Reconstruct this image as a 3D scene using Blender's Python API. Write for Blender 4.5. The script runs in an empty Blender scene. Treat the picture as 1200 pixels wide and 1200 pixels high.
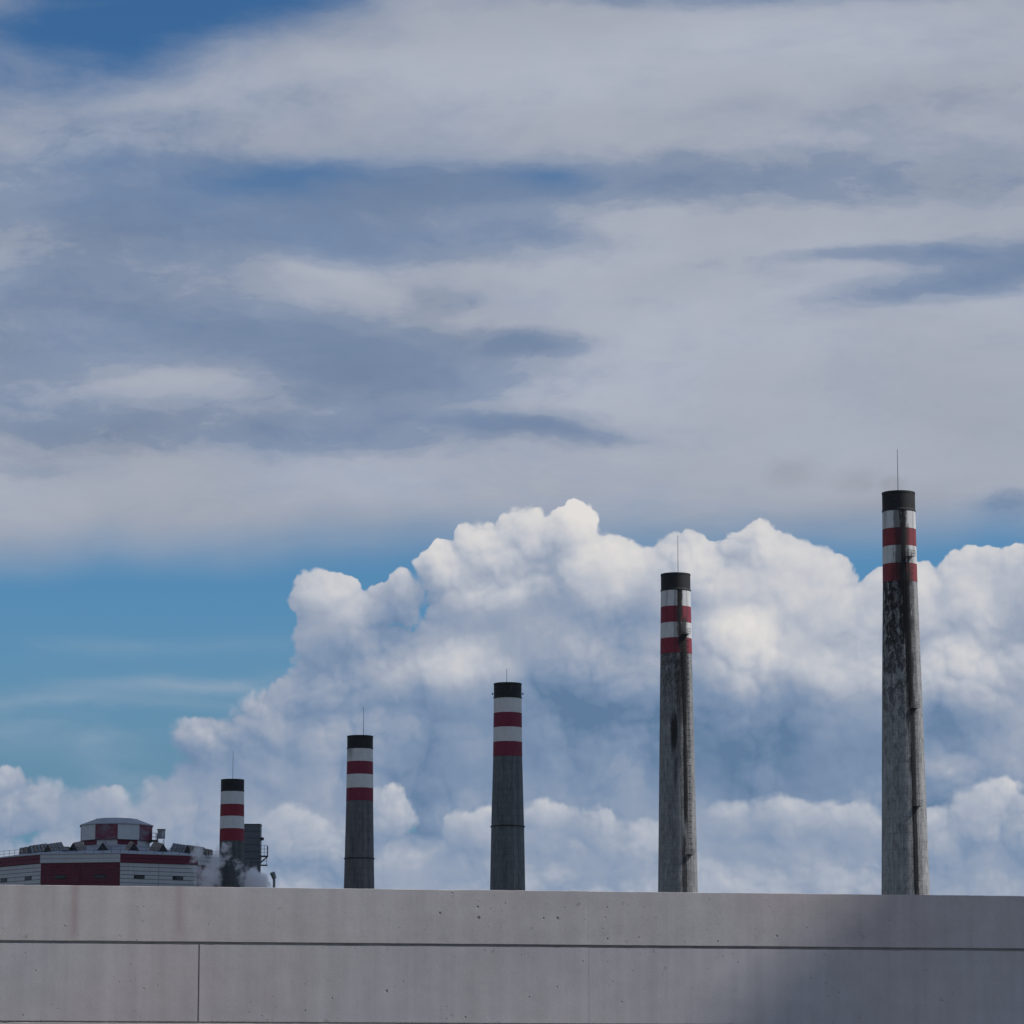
import bpy, bmesh, math, random
from math import radians as R, sin, cos, tan, pi, sqrt, atan2
from mathutils import Vector

scene = bpy.context.scene
col = scene.collection

# ------------------------------------------------------------------ camera
EYE = 1.6
cam_d = bpy.data.cameras.new('camera')
cam_d.sensor_width = 36.0
cam_d.lens = 127.8
cam_d.clip_start = 0.1
cam_d.clip_end = 30000.0
cam = bpy.data.objects.new('camera', cam_d)
cam.location = (0.0, 0.0, EYE)
cam.rotation_euler = (R(90.0 + 9.67), 0.0, 0.0)
col.objects.link(cam)
scene.camera = cam

scene.render.engine = 'CYCLES'
scene.cycles.use_denoising = True
scene.cycles.use_adaptive_sampling = True
scene.cycles.adaptive_threshold = 0.012
scene.cycles.adaptive_min_samples = 8
scene.cycles.max_bounces = 10
scene.cycles.volume_bounces = 8
scene.view_settings.view_transform = 'Standard'
scene.view_settings.look = 'None'
scene.view_settings.exposure = 0.0
scene.view_settings.gamma = 1.0
scene.view_settings.use_curve_mapping = False

# --------------------------------------------------------------------- sun
SUN_AZ, SUN_EL = 92.0, 44.0          # degrees clockwise from +Y, above the horizon
sun_dir = Vector((sin(R(SUN_AZ)) * cos(R(SUN_EL)), cos(R(SUN_AZ)) * cos(R(SUN_EL)), sin(R(SUN_EL))))
sun_d = bpy.data.lights.new('sun', 'SUN')
sun_d.energy = 3.4
sun_d.angle = R(0.9)
sun_d.color = (1.0, 0.95, 0.89)
sun = bpy.data.objects.new('sun', sun_d)
sun.rotation_euler = sun_dir.to_track_quat('Z', 'Y').to_euler()
sun.location = (60, 0, 80)
col.objects.link(sun)

# ------------------------------------------------------------------ node kit
class NodeKit:
    """small expression helper: floats and sockets in, sockets out"""
    def __init__(self, tree):
        self.t = tree
    def node(self, kind, **kw):
        n = self.t.nodes.new(kind)
        for k, v in kw.items():
            setattr(n, k, v)
        return n
    def put(self, sock, v):
        if isinstance(v, F):
            self.t.links.new(v.s, sock)
        elif isinstance(v, bpy.types.NodeSocket):
            self.t.links.new(v, sock)
        else:
            sock.default_value = v
    def m(self, op, a, b=None, c=None):
        n = self.node('ShaderNodeMath', operation=op)
        self.put(n.inputs[0], a)
        if b is not None: self.put(n.inputs[1], b)
        if c is not None: self.put(n.inputs[2], c)
        return F(self, n.outputs[0])
    def vm(self, op, a, b=None, c=None, out=0):
        n = self.node('ShaderNodeVectorMath', operation=op)
        self.put(n.inputs[0], a)
        if b is not None: self.put(n.inputs[1], b)
        if c is not None: self.put(n.inputs[2], c)
        return F(self, n.outputs[out])
    def xyz(self, x, y, z=0.0):
        n = self.node('ShaderNodeCombineXYZ')
        self.put(n.inputs[0], x); self.put(n.inputs[1], y); self.put(n.inputs[2], z)
        return F(self, n.outputs[0])
    def sep(self, v):
        n = self.node('ShaderNodeSeparateXYZ')
        self.put(n.inputs[0], v)
        return [F(self, o) for o in n.outputs]
    def ss(self, lo, hi, x, a=0.0, b=1.0):
        n = self.node('ShaderNodeMapRange', interpolation_type='SMOOTHSTEP')
        self.put(n.inputs[0], x); self.put(n.inputs[1], lo); self.put(n.inputs[2], hi)
        self.put(n.inputs[3], a); self.put(n.inputs[4], b)
        return F(self, n.outputs[0])
    def lin(self, lo, hi, x, a=0.0, b=1.0):
        n = self.node('ShaderNodeMapRange', interpolation_type='LINEAR')
        self.put(n.inputs[0], x); self.put(n.inputs[1], lo); self.put(n.inputs[2], hi)
        self.put(n.inputs[3], a); self.put(n.inputs[4], b)
        return F(self, n.outputs[0])
    def noise(self, v, scale=1.0, detail=4.0, rough=0.5, dist=0.0, dim='3D', colour=False, lac=2.0):
        n = self.node('ShaderNodeTexNoise', noise_dimensions=dim)
        self.put(n.inputs['Vector'], v)
        n.inputs['Scale'].default_value = scale
        n.inputs['Detail'].default_value = detail
        n.inputs['Roughness'].default_value = rough
        n.inputs['Distortion'].default_value = dist
        n.inputs['Lacunarity'].default_value = lac
        return F(self, n.outputs['Color' if colour else 'Fac'])
    def voro(self, v, scale=1.0, detail=0.0, rough=0.5, smooth=None, dim='3D', rnd=1.0, lac=2.0, out='Distance'):
        n = self.node('ShaderNodeTexVoronoi', voronoi_dimensions=dim)
        n.feature = 'F1' if smooth is None else 'SMOOTH_F1'
        self.put(n.inputs['Vector'], v)
        n.inputs['Scale'].default_value = scale
        n.inputs['Detail'].default_value = detail
        n.inputs['Roughness'].default_value = rough
        n.inputs['Lacunarity'].default_value = lac
        n.inputs['Randomness'].default_value = rnd
        if smooth is not None: n.inputs['Smoothness'].default_value = smooth
        return F(self, n.outputs[out])
    def mix(self, f, a, b, kind='RGBA', blend='MIX'):
        n = self.node('ShaderNodeMix', data_type=kind, blend_type=blend) if kind == 'RGBA' else self.node('ShaderNodeMix', data_type=kind)
        idx = {'FLOAT': (2, 3, 0), 'VECTOR': (4, 5, 1), 'RGBA': (6, 7, 2)}[kind]
        self.put(n.inputs[0], f); self.put(n.inputs[idx[0]], a); self.put(n.inputs[idx[1]], b)
        return F(self, n.outputs[idx[2]])
    def ramp(self, f, stops, interp='LINEAR'):
        n = self.node('ShaderNodeValToRGB')
        cr = n.color_ramp
        cr.interpolation = interp
        while len(cr.elements) < len(stops): cr.elements.new(0.5)
        for e, (p, c) in zip(cr.elements, stops):
            e.position = p; e.color = tuple(c[:3]) + (1.0,)
        self.put(n.inputs[0], f)
        return F(self, n.outputs[0])

class F:
    def __init__(self, k, s): self.k, self.s = k, s
    def __add__(self, o): return self.k.m('ADD', self, o)
    __radd__ = __add__
    def __mul__(self, o): return self.k.m('MULTIPLY', self, o)
    __rmul__ = __mul__
    def __sub__(self, o): return self.k.m('SUBTRACT', self, o)
    def __rsub__(self, o): return self.k.m('SUBTRACT', o, self)
    def __truediv__(self, o): return self.k.m('DIVIDE', self, o)
    def __pow__(self, o): return self.k.m('POWER', self, o)

def srgb(r, g, b):
    f = lambda c: c / 12.92 if c <= 0.04045 else ((c + 0.055) / 1.055) ** 2.4
    return (f(r / 255.0), f(g / 255.0), f(b / 255.0), 1.0)

# --------------------------------------------------------------------- world
# clouds are written on the celestial sphere: X = azimuth, Y = elevation,
# both in units of 1.345 degrees (X = 0 is due +Y, Y = 0 is the horizon)
world = bpy.data.worlds.new('World')
scene.world = world
world.use_nodes = True
wt = world.node_tree
wt.nodes.clear()
K = NodeKit(wt)

tc = K.node('ShaderNodeTexCoord')
dirv = K.vm('NORMALIZE', tc.outputs['Generated'])
dx, dy, dz = K.sep(dirv)
UNIT = 42.6
AX = K.m('ARCTAN2', dx, dy) * UNIT
AY = K.m('ARCSINE', dz) * UNIT
P = K.xyz(AX, AY)

nishita = K.node('ShaderNodeTexSky', sky_type='NISHITA')
nishita.sun_disc = False
nishita.sun_elevation = R(SUN_EL)
nishita.sun_rotation = R(SUN_AZ)
nishita.altitude = 0.0
nishita.air_density = 1.0
nishita.dust_density = 0.3
nishita.ozone_density = 2.5
SKY = 0.085
gam = K.node('ShaderNodeGamma')
gam.inputs['Gamma'].default_value = 1.35
wt.links.new(K.vm('MULTIPLY', nishita.outputs[0], (SKY * 0.55, SKY * 0.98, SKY * 1.25)).s, gam.inputs['Color'])
blue = K.mix(K.ss(6.6, 3.6, AY) * 0.80, K.vm('MULTIPLY', gam.outputs[0], (1.5, 1.07, 0.90)), srgb(99, 135, 163))

def gauss(p, cx, cy, rx, ry, rot=0.0):
    """soft elliptical stroke, 1 at its middle"""
    if rot:
        c, s = cos(R(rot)), sin(R(rot))
        x = K.vm('DOT_PRODUCT', p, (c / rx, s / rx, 0), out=1) - (cx * c + cy * s) / rx
        y = K.vm('DOT_PRODUCT', p, (-s / ry, c / ry, 0), out=1) - (-cx * s + cy * c) / ry
        q = K.xyz(x, y)
    else:
        q = K.vm('MULTIPLY_ADD', p, (1.0 / rx, 1.0 / ry, 0.0), (-cx / rx, -cy / ry, 0.0))
    d2 = K.vm('DOT_PRODUCT', q, q, out=1)
    return K.m('POWER', 2.71828, d2 * -1.0)

def strokes(p, items):
    tot = None
    for a, cx, cy, rx, ry, rot in items:
        g = gauss(p, cx, cy, rx, ry, rot) * a
        tot = g if tot is None else tot + g
    return tot

# ---- high sheet of stratus ------------------------------------------------
warp1 = K.noise(K.vm('MULTIPLY', P, (0.22, 0.6, 1.0)), 1.0, 5.0, 0.55, colour=True)
w1 = K.vm('MULTIPLY', K.vm('SUBTRACT', warp1, (0.5, 0.5, 0.5)), (1.6, 0.75, 0.0))
PS = K.vm('ADD', P, w1)
n_long = K.noise(K.vm('MULTIPLY', PS, (0.16, 0.75, 1.0)), 1.0, 6.0, 0.55)
n_fine = K.noise(K.vm('MULTIPLY', PS, (0.55, 1.7, 1.0)), 1.0, 7.0, 0.6)
n_wide = K.noise(K.vm('MULTIPLY', P, (0.07, 0.16, 1.0)), 1.0, 3.0, 0.5)

cover = strokes(PS, [
    # amount, X, Y, rx, ry, tilt
    (-1.00, -5.0, 12.75, 2.7, 0.78, 12.0),   # open blue, upper left
    (-0.70, -2.4, 13.45, 2.6, 0.30, 6.0),
    (0.20, -6.0, 12.3, 0.6, 0.35, 0.0), (0.30, -4.2, 13.1, 1.6, 0.10, 4.0), (0.16, -5.4, 12.5, 0.9, 0.2, 10.0),
    (-0.36, -2.3, 11.12, 1.0, 0.20, 4.0),    # slots in the sheet
    (-0.22, -4.2, 11.15, 2.4, 0.32, -2.0),
    (-0.40, 0.45, 11.05, 0.55, 0.16, -8.0),
    (-0.12, 1.2, 13.4, 2.0, 0.25, 0.0),
    (-0.12, 5.2, 13.3, 2.0, 0.3, 0.0),
])
edge_y = K.noise(K.vm('MULTIPLY', P, (0.25, 0.0, 1.0)), 1.0, 3.0, 0.5)
lower = 6.62 + (edge_y - 0.5) * 1.0 + K.ss(-6.0, 0.0, AX) * 0.25
cov = cover + 0.93 + (n_long - 0.5) * 0.65 + (n_fine - 0.5) * 0.22
cov = cov + K.ss(13.5, 24.0, AY) * ((n_wide - 0.5) * 3.2 - 0.62)
cov = cov + (K.noise(K.vm('MULTIPLY', PS, (0.8, 1.7, 1.0)), 1.0, 8.0, 0.64, 0.15) - 0.5) * 0.55
sheet_a = K.ss(0.02, 1.02, cov) * K.ss(-0.42, 0.55, AY - lower + (n_long - 0.5) * 0.4)

shade = strokes(PS, [
    (0.75, -3.4, 9.36, 3.4, 0.40, -4.0), (0.55, 0.1, 9.16, 0.7, 0.13, -3.0), (0.75, -1.5, 8.72, 1.8, 0.52, -4.0),
    (0.60, -5.7, 8.9, 1.3, 0.9, 0.0), (0.70, -3.0, 8.04, 3.6, 0.32, -2.0), (0.70, 0.3, 8.16, 1.5, 0.14, -3.0),
    (0.30, -3.4, 8.7, 2.8, 0.5, 0.0), (-0.28, -3.9, 8.66, 1.1, 0.18, 2.0), (0.85, -4.2, 10.42, 3.2, 0.36, -3.0), (0.70, -1.2, 10.38, 1.9, 0.26, -4.0),
    (0.50, 0.4, 10.42, 1.0, 0.18, -6.0), (-0.22, -2.1, 9.94, 1.3, 0.12, -14.0), (0.50, -4.5, 9.9, 1.8, 0.3, -6.0), (0.60, -0.9, 9.72, 0.7, 0.16, -4.0),
    (0.75, -4.6, 11.0, 2.8, 0.45, 0.0), (0.70, -1.2, 10.95, 2.6, 0.36, 0.0), (0.35, -3.2, 11.9, 1.8, 0.35, 12.0), (0.35, -5.0, 11.6, 1.6, 0.2, 0.0),
    (0.95, 5.3, 9.75, 1.7, 0.26, 8.0), (0.70, 4.4, 10.12, 1.5, 0.14, 3.0), (0.55, 5.6, 10.15, 1.0, 0.28, 0.0), (0.25, 2.9, 9.9, 0.9, 0.10, -4.0),
    (0.80, 3.0, 11.0, 4.4, 0.38, 0.0), (0.40, 5.0, 11.8, 2.6, 0.4, 0.0), (0.75, 3.2, 13.2, 3.6, 0.22, 0.0),
    (0.30, -0.8, 11.9, 1.8, 0.30, 8.0), (0.60, 5.9, 7.25, 0.40, 0.22, 0.0), (0.10, 2.2, 8.7, 3.0, 0.3, 0.0),
    (0.30, -5.9, 7.65, 0.8, 0.12, 0.0), (0.22, -0.5, 6.95, 6.0, 0.4, 0.0),
])
n_puff = K.noise(K.vm('MULTIPLY', PS, (1.1, 1.9, 1.0)), 1.0, 8.0, 0.62, 0.12)
n_wisp = K.noise(K.vm('MULTIPLY', PS, (0.8, 1.9, 1.0)), 1.9, 8.0, 0.64, 0.25)
dens = shade + (n_fine - 0.5) * 0.9 + (n_long - 0.5) * 0.5
dark = (K.ss(-0.05, 1.15, shade + (n_puff - 0.5) * 0.7) * 0.36
        + K.ss(0.28, 0.56, dens + (n_puff - 0.5) * 0.9) * 0.24
        + K.ss(0.52, 0.76, dens + (n_wisp - 0.5) * 1.1) * 0.22
        + K.ss(0.40, 0.85, n_wisp * 0.5 + n_fine * 0.55 + shade * 0.12) * 0.16
        + K.ss(0.80, 1.05, dens + (n_puff - 0.5) * 0.8) * 0.12)
soft = K.noise(K.vm('MULTIPLY', PS, (0.3, 0.9, 1.0)), 1.0, 4.0, 0.5)
bright = strokes(P, [(0.10, 1.0, 12.4, 4.5, 0.4, 3.0), (0.06, 1.5, 9.2, 5.0, 1.3, 0.0), (-0.07, 0.5, 6.9, 7.0, 0.5, 0.0)])
sheet_c = K.mix(dark * 0.86, srgb(168, 174, 187), srgb(108, 129, 160))
sheet_c = K.vm('SCALE', sheet_c); K.put(sheet_c.s.node.inputs['Scale'], (soft - 0.5) * 0.35 + 1.0 + bright)
skyc = K.mix(sheet_a, blue, sheet_c)

# thin cirrus streaks low on the left
cir = strokes(PS, [(0.8, -3.2, 5.28, 1.9, 0.10, 4.0), (0.6, -5.2, 4.95, 2.0, 0.10, 2.0), (0.35, -5.0, 5.6, 2.2, 0.12, 2.0),
                   (0.5, -5.4, 4.62, 1.0, 0.22, 0.0), (0.6, -4.4, 4.2, 0.8, 0.3, -35.0)])
cir_a = cir * K.ss(0.35, 0.65, n_long * 0.5 + n_fine * 0.5)
skyc = K.mix(K.m('MINIMUM', cir_a, 0.6), skyc, srgb(150, 168, 188))

# ---- cumulus banks -----------------------------------------------------------
LX, LY = 0.55, 0.835                     # side the light comes from

def bank(items, seed, body, vor_scale, warp_amt, amp, k_smooth):
    """one bank of cumulus as a relief: returns height(p) -> (height, billow)"""
    def height(p):
        wn = K.noise(K.vm('ADD', p, (seed, seed * 1.7, 0)), 0.95, 4.0, 0.58, colour=True, dim='2D')
        q = K.vm('ADD', p, K.vm('MULTIPLY', K.vm('SUBTRACT', wn, (0.5, 0.5, 0.5)), (warp_amt, warp_amt, 0)))
        h = body(q)
        for cx, cy, rx, ry, c in items:
            v = K.vm('MULTIPLY_ADD', q, (1.0 / rx, 1.0 / ry, 0), (-cx / rx, -cy / ry, 0))
            d2 = K.vm('DOT_PRODUCT', v, v, out=1)
            h = K.m('SMOOTH_MAX', h, K.m('MULTIPLY_ADD', d2, -c, c), k_smooth)
        qs = K.vm('ADD', q, (seed * 3.1, 7.7, 0))
        rel = None
        for sc, w in ((vor_scale, 1.0), (vor_scale * 2.3, 0.38), (vor_scale * 5.1, 0.14)):
            v_ = K.voro(qs, sc, 0.0, dim='2D')
            t_ = K.m('MULTIPLY_ADD', v_ * v_, -w * 1.5, w * 0.34)
            rel = t_ if rel is None else rel + t_
        fb = K.noise(K.vm('ADD', q, (seed, 3.3, 0)), 2.2, 6.0, 0.62, dim='2D')
        calm = K.ss(0.34, 0.64, K.noise(K.vm('ADD', p, (seed * 5.0, 1.0, 0)), 0.75, 2.0, 0.5, dim='2D'), 0.55, 1.30)
        rel = (rel + (fb - 0.5) * 0.75) * calm
        return K.m('MULTIPLY_ADD', rel, amp, h), rel
    return height

def light(height, p, d):
    h0, rel = height(p)
    h1, _ = height(K.vm('ADD', p, (LX * d, LY * d, 0)))
    h2, _ = height(K.vm('ADD', p, (LX * d * 0.28, LY * d * 0.28, 0)))
    return h0, (h0 - h1) / d + (h0 - h2) * (0.32 / (d * 0.28)), rel

upper = [  # X, Y, rx, ry, height
    (-2.22, 6.20, 0.40, 0.36, 0.42), (-1.98, 5.70, 0.60, 0.60, 0.52), (-1.62, 6.02, 0.24, 0.32, 0.26),
    (-1.30, 6.12, 0.28, 0.32, 0.26), (-0.82, 6.52, 0.36, 0.36, 0.40), (-0.35, 6.72, 0.34, 0.50, 0.42),
    (0.08, 6.80, 0.42, 0.44, 0.42), (0.74, 6.98, 0.34, 0.34, 0.40), (0.85, 6.35, 0.85, 0.65, 0.62), (-0.25, 6.15, 0.8, 0.5, 0.5),
    (1.55, 6.30, 0.75, 0.48, 0.50), (2.30, 6.55, 0.66, 0.56, 0.62), (2.95, 6.45, 0.70, 0.58, 0.60),
    (3.60, 6.22, 0.62, 0.55, 0.55), (4.15, 5.95, 0.70, 0.60, 0.55), (3.75, 6.30, 0.55, 0.42, 0.45), (4.85, 5.95, 0.60, 0.55, 0.55),
    (5.45, 6.12, 0.58, 0.58, 0.55), (6.30, 6.10, 0.90, 0.70, 0.60), (7.6, 6.0, 1.2, 0.9, 0.6),
    (-0.70, 5.20, 0.95, 0.50, 0.75), (-1.40, 5.05, 0.60, 0.42, 0.60), (0.00, 5.30, 0.70, 0.50, 0.70),
    (-2.65, 4.72, 0.70, 0.50, 0.48), (-3.50, 4.48, 0.70, 0.36, 0.42), (-1.90, 4.70, 0.55, 0.45, 0.50),
    (1.20, 5.35, 0.95, 0.80, 0.85), (2.60, 5.45, 0.90, 0.75, 0.95), (3.40, 5.10, 0.90, 0.75, 0.85),
    (5.20, 5.05, 1.10, 0.80, 0.90), (-3.3, 3.8, 1.2, 0.6, 0.55),
]
def body_upper(q):
    qx, qy, _ = K.sep(q)
    nn = K.noise(K.xyz(qx, 0.0, 4.0), 0.28, 3.0, 0.5)
    near = K.ss(-4.5, -3.9, qx) * 0.75 + K.ss(-3.9, -2.8, qx) * 0.40 + K.ss(-2.60, -2.25, qx) * 0.85 + K.ss(-2.1, -0.3, qx) * 0.60 + K.ss(3.2, 4.3, qx) * -0.25 + 3.9
    away = 3.4 + (nn - 0.5) * 6.0
    far = K.ss(7.0, 9.0, K.m('ABSOLUTE', qx))
    top = near + (away - near) * far
    return K.m('MINIMUM', (top - qy) * 0.55, 0.50)

lowr = [
    (-5.75, 3.75, 0.70, 0.40, 0.45), (-4.85, 3.65, 0.50, 0.36, 0.40), 
    (-2.55, 3.35, 0.55, 0.45, 0.45), (-1.50, 3.65, 0.45, 0.38, 0.42), (-1.85, 3.15, 0.6, 0.4, 0.4), 
    (-0.35, 3.45, 0.50, 0.36, 0.42), (0.35, 3.45, 0.50, 0.36, 0.42), (0.95, 3.50, 0.40, 0.32, 0.38), (1.5, 3.35, 0.6, 0.36, 0.38),
    (2.45, 3.50, 0.60, 0.36, 0.42), (3.15, 3.55, 0.55, 0.36, 0.42), (3.85, 3.55, 0.55, 0.36, 0.42), (4.9, 3.35, 0.7, 0.42, 0.45),
    (5.5, 3.6, 0.5, 0.55, 0.45), (6.3, 3.4, 0.9, 0.6, 0.5),
]
def body_low(q):
    qx, qy, _ = K.sep(q)
    nn = K.noise(K.xyz(qx, 0.0, 9.0), 0.6, 3.0, 0.5)
    return K.m('MINIMUM', (3.25 + (nn - 0.5) * 1.6 - qy) * 0.5, 0.45)

def cloud_colour(t):
    return K.ramp(K.m('MULTIPLY_ADD', t, 0.62, 0.19), [
        (0.08, srgb(96, 124, 157)), (0.32, srgb(126, 146, 174)), (0.50, srgb(154, 165, 184)),
        (0.64, srgb(180, 186, 198)), (0.80, srgb(207, 207, 210)), (0.97, srgb(224, 221, 218))])

hu = bank(upper, 2.3, body_upper, 1.35, 0.50, 0.30, 0.14)
h0, lb, rl = light(hu, P, 0.30)
fuzz = K.noise(P, 1.3, 3.0, 0.5)
alpha_u = K.ss(0.0, K.ss(0.35, 0.7, fuzz, 0.04, 0.16) + K.ss(-2.5, -3.6, AX) * 0.16, h0)
PM = K.vm('ADD', P, K.vm('MULTIPLY', K.vm('SUBTRACT', K.noise(P, 1.4, 3.0, 0.5, colour=True), (0.5, 0.5, 0.5)), (0.7, 0.6, 0.0)))
mood = strokes(PM, [
    # towers that catch the sun
    (0.26, 0.70, 7.05, 0.45, 0.35, 0.0), (0.22, -0.25, 6.75, 0.45, 0.55, 15.0), (0.16, -0.95, 6.60, 0.40, 0.35, 0.0), (0.26, -0.75, 5.40, 1.1, 0.28, 4.0),
    (0.12, -2.0, 6.15, 0.40, 0.40, 0.0), (0.20, 1.30, 6.45, 0.55, 0.40, 0.0), (0.24, 2.9, 6.35, 1.1, 0.45, 0.0), (0.30, 2.95, 5.65, 0.75, 0.50, 0.0),
    (0.22, 5.2, 5.95, 0.9, 0.50, 0.0), (0.14, 4.9, 5.20, 0.7, 0.35, 0.0),
    # hollows and bases
    (-0.34, -1.55, 5.62, 0.45, 0.40, 0.0), (-0.22, -1.2, 6.0, 0.30, 0.35, 0.0), (-0.28, -2.15, 5.35, 0.35, 0.5, 0.0), (-0.20, 0.0, 5.85, 0.6, 0.30, 0.0), (-0.22, 0.4, 5.2, 0.5, 0.5, 0.0),
    (-0.40, 1.38, 5.75, 0.30, 0.55, -25.0), (-0.36, 0.8, 4.50, 1.2, 0.60, 0.0), (-0.42, 2.7, 4.25, 0.8, 0.50, 0.0), (-0.26, 4.0, 4.3, 0.8, 0.6, 0.0),
    (-0.45, 5.4, 3.75, 1.2, 0.22, 0.0), (-0.24, 5.2, 4.7, 0.6, 0.3, 0.0), (-0.30, -1.2, 4.2, 0.6, 0.6, 0.0), (-0.16, -3.2, 4.5, 1.2, 0.6, 0.0), (-0.25, 2.0, 5.0, 0.4, 0.8, 0.0),
    (-0.12, 1.0, 4.5, 5.0, 0.8, 0.0), (0.10, 3.9, 5.1, 0.5, 0.5, 0.0),
])
tone_u = 0.52 + lb * 0.145 + rl * 0.09 + mood + (AY - 5.4) * 0.05 + (K.noise(P, 0.8, 4.0, 0.5) - 0.5) * 0.40
with_u = K.mix(alpha_u, skyc, cloud_colour(tone_u))

hl = bank(lowr, 5.9, body_low, 1.9, 0.45, 0.24, 0.14)
g0, gb, gr = light(hl, P, 0.24)
alpha_l = K.ss(0.0, K.ss(0.35, 0.7, fuzz, 0.12, 0.40), g0)
tone_l = 0.44 + gb * 0.12 + gr * 0.10 + K.ss(-3.5, -5.0, AX) * -0.08 + (K.noise(K.vm('ADD', P, (11.0, 5.0, 0.0)), 0.7, 4.0, 0.5) - 0.5) * 0.7
low_c = K.mix(0.15, cloud_colour(tone_l), srgb(140, 158, 182))
with_l = K.mix(alpha_l, with_u, low_c)

def background(c):
    n = K.node('ShaderNodeBackground')
    K.put(n.inputs['Color'], c)
    n.inputs['Strength'].default_value = 1.0
    return n.outputs[0]

# the cumulus banks only reach some 11 degrees up: above them only the sheet is worked out
mixs = K.node('ShaderNodeMixShader')
K.put(mixs.inputs[0], K.m('LESS_THAN', AY, 8.5))
wt.links.new(background(skyc), mixs.inputs[1])
wt.links.new(background(with_l), mixs.inputs[2])
out = K.node('ShaderNodeOutputWorld')
wt.links.new(mixs.outputs[0], out.inputs['Surface'])
world.cycles.sampling_method = 'MANUAL'
world.cycles.sample_map_resolution = 512

# =============================================================== mesh builders
class Mesher:
    """collects shapes and links them as ONE mesh object"""
    def __init__(self):
        self.bm = bmesh.new()
    def box(self, lo, hi, bevel=0.0):
        bm = bmesh.new()
        bmesh.ops.create_cube(bm, size=1.0)
        c = [(a + b) / 2 for a, b in zip(lo, hi)]
        s = [b - a for a, b in zip(lo, hi)]
        for v in bm.verts:
            v.co = Vector((v.co.x * s[0] + c[0], v.co.y * s[1] + c[1], v.co.z * s[2] + c[2]))
        if bevel:
            bmesh.ops.bevel(bm, geom=list(bm.edges), offset=bevel, segments=1, affect='EDGES', profile=0.5)
        self.join(bm)
        return self
    def hexa(self, p):
        """eight corners: four below, the same four above"""
        v = [self.bm.verts.new(q) for q in p]
        for f in ((3, 2, 1, 0), (4, 5, 6, 7), (0, 1, 5, 4), (1, 2, 6, 5), (2, 3, 7, 6), (3, 0, 4, 7)):
            self.bm.faces.new([v[i] for i in f])
        return self
    def prism(self, base, top):
        n = len(base)
        a = [self.bm.verts.new(q) for q in base]; b = [self.bm.verts.new(q) for q in top]
        self.bm.faces.new(a[::-1]); self.bm.faces.new(b)
        for i in range(n):
            j = (i + 1) % n
            self.bm.faces.new((a[i], a[j], b[j], b[i]))
        return self
    def rod(self, p, q, r, n=8, r2=None):
        p, q = Vector(p), Vector(q)
        z = (q - p).normalized()
        x = z.orthogonal().normalized(); y = z.cross(x)
        r2 = r if r2 is None else r2
        ring = lambda c, rr: [c + x * (cos(2 * pi * i / n) * rr) + y * (sin(2 * pi * i / n) * rr) for i in range(n)]
        return self.prism(ring(p, r), ring(q, r2))
    def lathe(self, prof, n=64, smooth=True, close=True):
        """prof: list of (radius, z); closed ring profile when close"""
        rings = [[self.bm.verts.new((r * cos(2 * pi * i / n), r * sin(2 * pi * i / n), z)) for i in range(n)] for r, z in prof]
        m = len(rings)
        for k in range(m if close else m - 1):
            a, b = rings[k], rings[(k + 1) % m]
            for i in range(n):
                j = (i + 1) % n
                f = self.bm.faces.new((a[i], a[j], b[j], b[i]))
                f.smooth = smooth
        return self
    def join(self, other):
        mp = {}
        for v in other.verts: mp[v] = self.bm.verts.new(v.co)
        for f in other.faces:
            self.bm.faces.new([mp[v] for v in f.verts])
        other.free()
    def build(self, name, mat, parent=None, label=None, kind=None):
        bmesh.ops.recalc_face_normals(self.bm, faces=list(self.bm.faces))
        me = bpy.data.meshes.new(name)
        self.bm.to_mesh(me); self.bm.free()
        me.materials.append(mat)
        if any(p.use_smooth for p in me.polygons): me.set_sharp_from_angle(angle=R(35))
        o = bpy.data.objects.new(name, me)
        col.objects.link(o)
        if parent is not None: o.parent = parent
        if label: o['label'] = label
        if kind: o['kind'] = kind
        return o

def tag(o, label=None, cat=None, group=None, kind=None):
    for k, v in (('label', label), ('category', cat), ('group', group), ('kind', kind)):
        if v: o[k] = v
    return o

def thing(name, label, cat, loc=(0, 0, 0), rz=0.0, group=None):
    o = bpy.data.objects.new(name, None)
    o.empty_display_size = 0.5
    o.location = loc; o.rotation_euler = (0, 0, rz)
    col.objects.link(o)
    return tag(o, label, cat, group)

# ================================================================== materials
def material(name):
    m = bpy.data.materials.new(name)
    m.use_nodes = True
    t = m.node_tree
    k = NodeKit(t)
    bsdf = t.nodes['Principled BSDF']
    return m, k, bsdf

def plain(name, rgb, rough=0.6, metal=0.0, mottled=0.12, scale=1.0, stretch=(1, 1, 1)):
    m, k, b = material(name)
    o = k.node('ShaderNodeTexCoord').outputs['Object']
    n = k.noise(k.vm('MULTIPLY', o, stretch), scale, 5.0, 0.6)
    c = k.vm('SCALE', (rgb[0], rgb[1], rgb[2])); k.put(c.s.node.inputs['Scale'], (n - 0.5) * (4 * mottled) + 1.0)
    k.put(b.inputs['Base Color'], c)
    b.inputs['Roughness'].default_value = rough
    b.inputs['Metallic'].default_value = metal
    return m

def bump(k, b, h, strength, dist):
    n = k.node('ShaderNodeBump')
    n.inputs['Strength'].default_value = strength
    n.inputs['Distance'].default_value = dist
    k.put(n.inputs['Height'], h)
    k.put(b.inputs['Normal'], n.outputs[0])

def patch_n(k, o): return k.noise(o, 1.1, 3.0, 0.6)

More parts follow.
